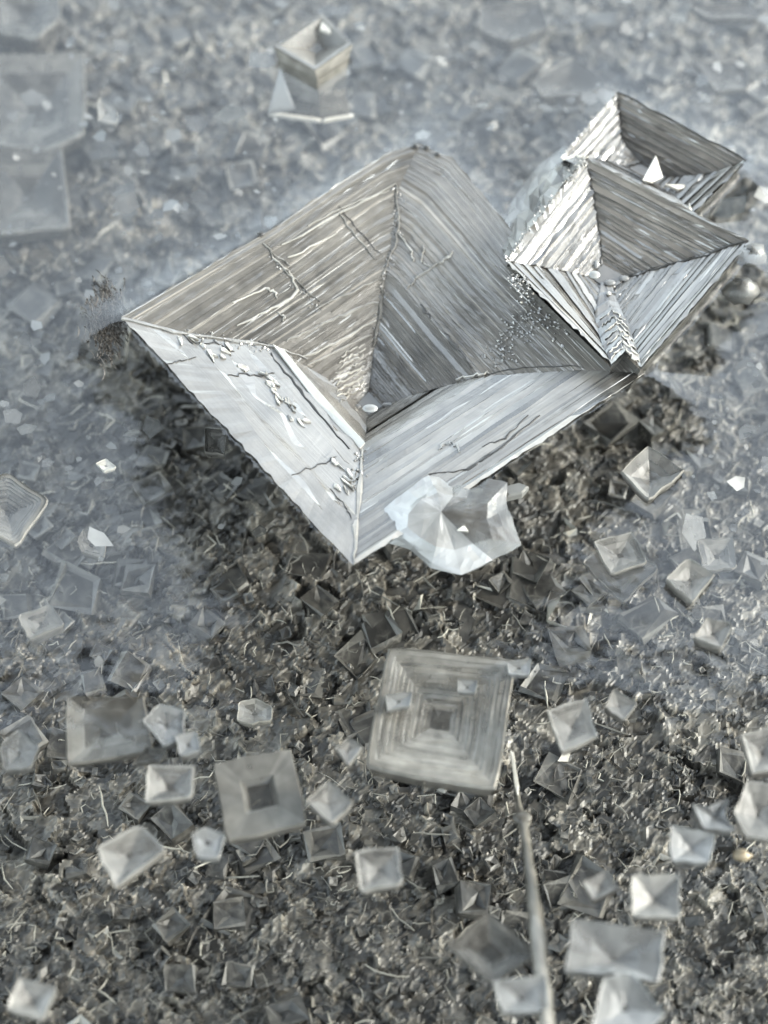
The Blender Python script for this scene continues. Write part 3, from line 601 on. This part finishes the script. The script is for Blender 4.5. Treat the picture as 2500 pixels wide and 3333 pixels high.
# dry stem rising from the bed to the water
def stem():
    pts = [(1668, 2445, -4.2, .04), (1680, 2560, -3.6, .06), (1692, 2640, -3.0, .09), (1700, 2665, -2.6, .24), (1706, 2700, -2.4, .12), (1722, 2820, -1.6, .14), (1738, 2950, -1.0, .2), (1752, 3080, -.5, .22), (1765, 3200, -.2, .2), (1790, 3450, .0, .22), (1800, 3600, .2, .2)]
    P3 = np.array([P(x, y, z) for x, y, z, r in pts]); R = [p[3] for p in pts]
    q = np.linspace(0, len(pts)-1, 44); c = catmull(P3, q); rr = np.interp(q, range(len(R)), R); ns = 10; v = []; f = []
    for k in range(len(c)):
        for s in range(ns):
            a = 2*math.pi*s/ns; m = 1+.18*math.cos(3*a+.5)
            v.append(c[k]+np.array([math.cos(a)*m, 0, math.sin(a)*m*.8])*rr[k]+rng.normal(0, .015, 3))
    for k in range(len(c)-1):
        for s in range(ns): f.append((k*ns+s, k*ns+(s+1) % ns, (k+1)*ns+(s+1) % ns, (k+1)*ns+s))
    f.append(tuple(range(ns))); f.append(tuple(range(len(v)-1, len(v)-ns-1, -1)))
    root = thing('dry_stem', 'thin buff dry stem with a small node, rising through the water', 'stem', c[0])
    mesh_obj('stalk', v, f, M_stem, root, c[0], smooth=True)
    dome('node', P(1700, 2662, -2.5), .3, .22, .15, M_stem, root, c[0], .6)
    slab('sheath', np.array([P(x, y, -3.3) for x, y in [(1660, 2440), (1672, 2450), (1690, 2560), (1686, 2600), (1676, 2560)]][::-1]), .05, M_frost, root, c[0], .9)
stem()
def strands():  # strands added to imitate the dark water reflection at the tip
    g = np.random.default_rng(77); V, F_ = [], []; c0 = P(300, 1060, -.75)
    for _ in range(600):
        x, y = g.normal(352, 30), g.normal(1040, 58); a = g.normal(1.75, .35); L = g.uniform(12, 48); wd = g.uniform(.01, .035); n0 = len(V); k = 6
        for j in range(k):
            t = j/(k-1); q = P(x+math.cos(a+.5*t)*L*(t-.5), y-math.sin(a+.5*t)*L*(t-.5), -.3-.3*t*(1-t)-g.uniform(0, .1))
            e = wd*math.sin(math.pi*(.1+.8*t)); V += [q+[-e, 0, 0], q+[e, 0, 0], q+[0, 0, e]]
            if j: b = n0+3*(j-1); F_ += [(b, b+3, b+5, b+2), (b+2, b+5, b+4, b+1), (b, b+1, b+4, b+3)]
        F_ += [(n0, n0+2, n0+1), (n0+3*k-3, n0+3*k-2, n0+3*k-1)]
    root = thing('reflection_strands', 'dark brown fuzzy tuft at the large crystal\'s pointed tip', 'strands', c0)
    o = mesh_obj('reflection_fibres', V, F_, M_reflection, root, c0); o['kind'] = 'stuff'
strands()
def lump(name, px, py, z, r, mat, label, cat, seed=1):
    g = np.random.default_rng(seed); v = []; f = []; nr, ns = 7, 10; c = P(px, py, z)
    for a in range(nr+1):
        th = math.pi*a/nr
        for s in range(ns):
            ph = 2*math.pi*s/ns; k = r*(1+g.normal(0, .12)); v.append(c+k*np.array([math.sin(th)*math.cos(ph)*1.2, math.sin(th)*math.sin(ph)*.8, math.cos(th)*.8]))
    for a in range(nr):
        for s in range(ns): f.append((a*ns+s, (a+1)*ns+s, (a+1)*ns+(s+1) % ns, a*ns+(s+1) % ns))
    return tag(mesh_obj(name, v, f, mat, None, c-np.array([0, 0, r]), [.3]*len(f), smooth=True), label, cat)
lump('amber_grain', 2415, 2785, SW-1.2, .22, M_gold, 'amber coloured grain on the dark bed, the only warm yellow one', 'grain')
lump('bubble_disc', 2440, 830, -.6, .5, M_cloud, 'round cloudy bubble at the notched hopper\'s far corner', 'bubble', 3)
lump('bubble_disc', 2410, 945, -.9, .55, M_cloud, 'round cloudy bubble under the notched hopper\'s rim', 'bubble', 4)

# ------------------------------------------------------------------ water with menisci
polys = [[main.rim[i] for i in range(4)], list(hop2.rim[[0, 1, 3, 4, 5]]), list(hop3.rim)]
def inside_dist(px, py, poly):
    d = np.full(px.shape, 1e9); ins = np.zeros(px.shape, bool); n = len(poly)
    for i in range(n):
        x0, y0 = poly[i][:2]; x1, y1 = poly[(i+1) % n][:2]
        tx, ty = x1-x0, y1-y0; L2 = tx*tx+ty*ty
        t = np.clip(((px-x0)*tx+(py-y0)*ty)/L2, 0, 1)
        d = np.minimum(d, np.hypot(px-x0-t*tx, py-y0-t*ty))
        cond = ((y0 > py) != (y1 > py)); xx = x0+(py-y0)/(ty if abs(ty) > 1e-9 else 1e-9)*tx
        ins ^= cond & (px < xx)
    return ins, d
gx = np.concatenate([np.linspace(-75, -24, 20)[:-1], np.arange(-24, 24, 0.2), np.linspace(24, 75, 20)])
gy = np.concatenate([np.linspace(-75, -30, 20)[:-1], np.arange(-30, 32, 0.2), np.linspace(32, 75, 20)])
GX, GY = np.meshgrid(gx, gy); H = np.full(GX.shape, 0.0); INS = np.zeros(GX.shape, bool)
for k, pl in enumerate(polys):
    ins, d = inside_dist(GX, GY, pl)
    H = np.maximum(H, (0.66, .6, .6)[k]*np.exp(-d/(1.7, 1.4, 1.4)[k])); INS |= ins & (d > 0.25)
GZ = WATER_Z+H; GZ[INS] = WATER_Z
nx, ny = len(gx), len(gy)
idx = np.arange(nx*ny).reshape(ny, nx)
keep = ~(INS[:-1, :-1] & INS[1:, :-1] & INS[:-1, 1:] & INS[1:, 1:])
F = np.stack([idx[:-1, :-1], idx[:-1, 1:], idx[1:, 1:], idx[1:, :-1]], -1)[keep]
wo = mesh_obj('water', np.stack([GX, GY, GZ], -1).reshape(-1, 3), F.tolist(), M_water, smooth=True); wo['kind'] = 'structure'

# ------------------------------------------------------------------ the bed of small crystals
def rot_rand(g, flatness):
    a = g.uniform(0, 2*math.pi); b = g.normal(0, flatness); c = g.normal(0, flatness)
    ca, sa, cb, sb, cc, sc = math.cos(a), math.sin(a), math.cos(b), math.sin(b), math.cos(c), math.sin(c)
    return np.array([[ca, -sa, 0], [sa, ca, 0], [0, 0, 1]]) @ np.array([[1, 0, 0], [0, cb, -sb], [0, sb, cb]]) @ np.array([[cc, 0, sc], [0, 1, 0], [-sc, 0, cc]])
def grain_proto(kind):
    """unit shapes: a hollow-topped cube, a thin plate, a chipped L-shaped rim"""
    if kind == 'cube':
        o = .5; i = .41
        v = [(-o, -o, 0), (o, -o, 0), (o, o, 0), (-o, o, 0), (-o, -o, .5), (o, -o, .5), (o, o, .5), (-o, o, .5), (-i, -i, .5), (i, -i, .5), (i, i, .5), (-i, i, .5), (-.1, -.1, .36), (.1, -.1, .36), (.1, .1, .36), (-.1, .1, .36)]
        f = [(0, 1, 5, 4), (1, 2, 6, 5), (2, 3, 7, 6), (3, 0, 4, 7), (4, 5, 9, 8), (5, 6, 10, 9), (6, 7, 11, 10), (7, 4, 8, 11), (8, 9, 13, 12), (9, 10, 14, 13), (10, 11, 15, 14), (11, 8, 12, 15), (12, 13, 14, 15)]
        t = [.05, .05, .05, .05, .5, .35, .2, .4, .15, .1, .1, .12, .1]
    elif kind == 'plate':
        o = .5
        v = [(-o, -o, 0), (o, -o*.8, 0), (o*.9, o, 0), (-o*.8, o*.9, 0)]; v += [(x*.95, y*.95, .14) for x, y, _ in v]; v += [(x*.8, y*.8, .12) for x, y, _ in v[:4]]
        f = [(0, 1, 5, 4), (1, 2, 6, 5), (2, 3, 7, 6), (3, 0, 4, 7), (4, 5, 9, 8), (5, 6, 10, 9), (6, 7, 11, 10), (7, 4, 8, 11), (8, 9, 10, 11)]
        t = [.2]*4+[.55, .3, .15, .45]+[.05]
    else:
        w_ = .06
        a = [(-.5, -.02), (-.02, -.06), (.03, .5)]; v = []; 
        for (x, y), hh in zip(a, (.04, .16, .04)):
            v += [(x-w_*.4, y-w_*.5, 0), (x+w_*.6, y+w_*.5, 0), (x, y, hh+.08)]
        f = [(0, 3, 5, 2), (1, 2, 5, 4), (0, 1, 4, 3), (3, 6, 8, 5), (4, 5, 8, 7), (3, 4, 7, 6), (0, 2, 1), (6, 7, 8)]
        t = [.8]*8
    return np.array(v, float), f, t
protos = {k: grain_proto(k) for k in ('cube', 'plate', 'lip')}
# fused crust: every cell is one square crystal face with its own height and tilt, its rim slightly raised
def cells(X, Y, size, seed):
    g = np.random.default_rng(seed); K = 512
    jx, jy = g.uniform(.1, .9, (K, K)), g.uniform(.1, .9, (K, K)); an = g.uniform(0, 1.57, (K, K)); sz = np.exp(g.normal(0, .3, (K, K)))
    hh, ax, ay, tt = g.normal(0, 1, (K, K)), g.normal(0, 1, (K, K)), g.normal(0, 1, (K, K)), g.uniform(0, 1, (K, K))
    gx_, gy_ = X/size, Y/size; ix, iy = np.floor(gx_).astype(int), np.floor(gy_).astype(int)
    F1 = np.full(X.shape, 9.0); F2 = F1.copy(); H_ = np.zeros(X.shape); T_ = np.zeros(X.shape)
    for oy in range(-2, 3):
        for ox in range(-2, 3):
            cx, cy = ix+ox, iy+oy; a = (cy % K, cx % K)
            dx, dy = gx_-cx-jx[a], gy_-cy-jy[a]; ca, sa = np.cos(an[a]), np.sin(an[a])
            u, v_ = ca*dx+sa*dy, -sa*dx+ca*dy; d = np.maximum(np.abs(u), np.abs(v_))/sz[a]
            n1 = d < F1; F2 = np.where(n1, F1, np.minimum(F2, d)); F1 = np.where(n1, d, F1)
            H_ = np.where(n1, hh[a]+(ax[a]*dx+ay[a]*dy)*1.1, H_); T_ = np.where(n1, tt[a], T_)
    return F2-F1, H_, T_
cgx = np.arange(-21, 21, .085); cgy = np.arange(-27, 32, .085)
CX, CY = np.meshgrid(cgx, cgy); wx = CX+.12*np.sin(CY*3.1)+.08*np.sin(CY*7.7+CX*2); wy = CY+.12*np.sin(CX*2.7)+.08*np.cos(CX*8.3-CY)
e1, h1, t1 = cells(wx, wy, 1.25, 31); e2, h2, t2 = cells(wx, wy, .42, 32)
lip1, lip2 = np.exp(-e1/.035), np.exp(-e2/.09)
gate1 = np.clip(np.sin(wx*1.3+2*np.sin(wy*.9))*.5+.5+h1*.25, 0, 1)
CZ = BED_Z+.45+.075*h1+.045*h2+.06*lip1*gate1+.035*lip2*t2+rng.normal(0, .006, CX.shape)
CT = .06+.26*(t1-.4)+.34*(t2-.46)+.9*lip1*gate1*t2+.62*lip2*(t2**2)
ncx, ncy = len(cgx), len(cgy); ci = np.arange(ncx*ncy).reshape(ncy, ncx)
CF = np.stack([ci[:-1, :-1], ci[:-1, 1:], ci[1:, 1:], ci[1:, :-1]], -1).reshape(-1, 4)
tag(mesh_obj('salt_crust', np.stack([CX, CY, CZ], -1).reshape(-1, 3), CF.tolist(), M_crust, None, None, CT.ravel()), 'grey brown fused crust of tiny square salt crystals on the basin floor', 'salt crust', kind='stuff')
# footprint of the view on the bed, with a margin
def bed_xy(g):
    px = g.uniform(-500, 3000); py = g.uniform(-600, 3900); q = P(px, py, BED_Z+.6); return q
def build_mass(name, kinds, n, size, flatness, zr, mat, label, cat, seed, tgain=1.0, tvar=.12):
    g = np.random.default_rng(seed); V, F_, T = [], [], []; off = 0
    for _ in range(n):
        k = kinds[g.integers(len(kinds))]; v, f, t = protos[k]; s = float(np.clip(g.lognormal(math.log(size), .45), .12, 1.3))
        q = bed_xy(g); sc = np.array([s*g.uniform(.7, 1.2), s*g.uniform(.7, 1.2), s*g.uniform(.6, 1.1)])
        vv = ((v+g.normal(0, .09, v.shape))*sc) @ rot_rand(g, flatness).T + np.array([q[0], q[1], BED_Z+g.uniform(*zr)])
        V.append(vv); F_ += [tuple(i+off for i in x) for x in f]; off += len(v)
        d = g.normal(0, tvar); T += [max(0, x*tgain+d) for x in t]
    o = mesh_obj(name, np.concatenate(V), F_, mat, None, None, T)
    return tag(o, label, cat, kind='stuff')
build_mass('salt_bed', ['cube', 'cube', 'plate'], 4500, .2, .2, (.2, .6), M_grain, 'dark mass of tiny translucent salt crystals covering the basin floor', 'salt grains', 11)
def build_slivers(n, seed):
    g = np.random.default_rng(seed); V, F_, T = [], [], []; off = 0
    for _ in range(n):
        q = bed_xy(g); L = float(np.clip(g.lognormal(math.log(.5), .5), .15, 1.8)); wd = g.uniform(.008, .026)*(1+.6*(L > .8)); a = g.uniform(0, 2*math.pi)
        k = int(g.integers(4, 7)); pts = [np.zeros(3)]; bend = g.normal(0, .07)
        for j in range(k-1):
            a += bend+g.normal(0, .22)+(g.choice([-1.5, 1.5]) if g.random() < .3 else 0)
            pts.append(pts[-1]+np.array([math.cos(a), math.sin(a), g.normal(0, .25)])*L/(k-1))
        c = np.array([q[0], q[1], BED_Z+g.uniform(.45, .75)]); d = g.uniform(0, 1)**1.7
        for j, p in enumerate(pts):
            e = pts[min(j+1, k-1)]-pts[max(j-1, 0)]; sd_ = np.array([-e[1], e[0], 0]); sd_ /= np.linalg.norm(sd_)+1e-9
            ww = wd*math.sin(math.pi*(.15+.7*j/(k-1)))
            V += [c+p-sd_*ww, c+p+sd_*ww, c+p+np.array([0, 0, ww*1.5])]
            if j < k-1:
                b = off+3*j; F_ += [(b, b+3, b+5, b+2), (b+2, b+5, b+4, b+1), (b, b+1, b+4, b+3)]; T += [d]*3
        F_ += [(off, off+2, off+1), (off+3*k-3, off+3*k-2, off+3*k-1)]; T += [d]*2; off += 3*k
    return tag(mesh_obj('salt_slivers', V, F_, M_sliver, None, None, T), 'pale thin slivers and broken rims strewn over the dark bed', 'salt slivers', kind='stuff')
build_slivers(6000, 12)
# the larger grains one can pick out
g = np.random.default_rng(5)
pm = {}
for k, (v, f, t) in protos.items():
    for j, gain in enumerate((.4, .7, .9, .5, .6, 1.0)):
        me = bpy.data.meshes.new({'cube': 'salt_grain', 'plate': 'salt_plate', 'lip': 'rim_sliver'}[k]); me.from_pydata(((v+g.normal(0, .07, v.shape))*S).tolist(), [], f)
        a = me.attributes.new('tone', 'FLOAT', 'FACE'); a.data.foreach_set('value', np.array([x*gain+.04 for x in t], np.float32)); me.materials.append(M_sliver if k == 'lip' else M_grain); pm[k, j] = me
LB = {'cube': ('salt_grain', 'small dark clear cubic grain with pale hollow top, among the bed grains', 'grain', 'larger cubic grains on the bed'),
      'plate': ('salt_plate', 'thin dark clear square plate with pale edges, flat on the bed', 'plate', 'thin plates on the bed'),
      'lip': ('rim_sliver', 'bright bent sliver of broken crystal rim on the dark bed', 'sliver', 'bent rim slivers on the bed')}
for k, cnt, s0 in (('cube', 80, .75), ('plate', 100, 1.05), ('lip', 90, .8)):
    for _ in range(cnt):
        q = P(g.uniform(20, 2480), g.uniform(30, 3300), BED_Z+1.2); s = s0*g.uniform(.8, 1.4)
        nm, lb, ct, gr = LB[k]
        o = bpy.data.objects.new(nm, pm[k, int(g.integers(6))]); col.objects.link(o)
        R3 = rot_rand(g, .07); from mathutils import Matrix
        M4 = Matrix([[*R3[0], 0], [*R3[1], 0], [*R3[2], 0], [0, 0, 0, 1]])
        o.matrix_world = Matrix.Translation(Vector((q[0]*S, q[1]*S, (BED_Z+g.uniform(.38, .6))*S))) @ M4 @ Matrix.Diagonal((s*g.uniform(.8, 1.2), s*g.uniform(.8, 1.2), s*.8, 1))
        tag(o, lb, ct, gr)

# thin pale scales hanging just under the water, thickest towards the far side
def build_scales(n, seed):
    g = np.random.default_rng(seed); V, F_, T = [], [], []
    while len(F_) < n*6:
        px, py = g.uniform(-400, 2900), g.uniform(-500, 2300)
        lim = 1500 if px < 900 else 1900 if px > 2250 else 600
        if g.random() > 1/(1+math.exp((py-lim)/180)): continue
        q = P(px, py, g.uniform(-3.4, -1.1)); r_ = float(np.clip(g.lognormal(math.log(.16), .6), .05, .7)); k = 5; o = len(V); a0 = g.uniform(0, 6.28); tl = g.normal(0, .25, 2)
        if any(inside_dist(np.array([q[0]]), np.array([q[1]]), pl)[0][0] for pl in polys): continue
        ring = [np.array([math.cos(a0+j*6.283/k), math.sin(a0+j*6.283/k), 0])*r_*g.uniform(.5, 1.15) for j in range(k)]
        for p in ring: V.append(q+p+[0, 0, p[0]*tl[0]+p[1]*tl[1]])
        for p in ring: V.append(q+p*.9+[0, 0, p[0]*tl[0]+p[1]*tl[1]-.05])
        t = .5*g.uniform(0, 1)**2; F_.append(tuple(range(o, o+k))); T.append(t)
        for j in range(k): F_.append((o+(j+1) % k, o+j, o+k+j, o+k+(j+1) % k)); T.append(t)
    tag(mesh_obj('salt_scales', V, F_, M_cloud, None, None, T), 'thin pale salt scales hanging in the water under the blue reflection', 'salt scales', kind='stuff')
build_scales(900, 21)
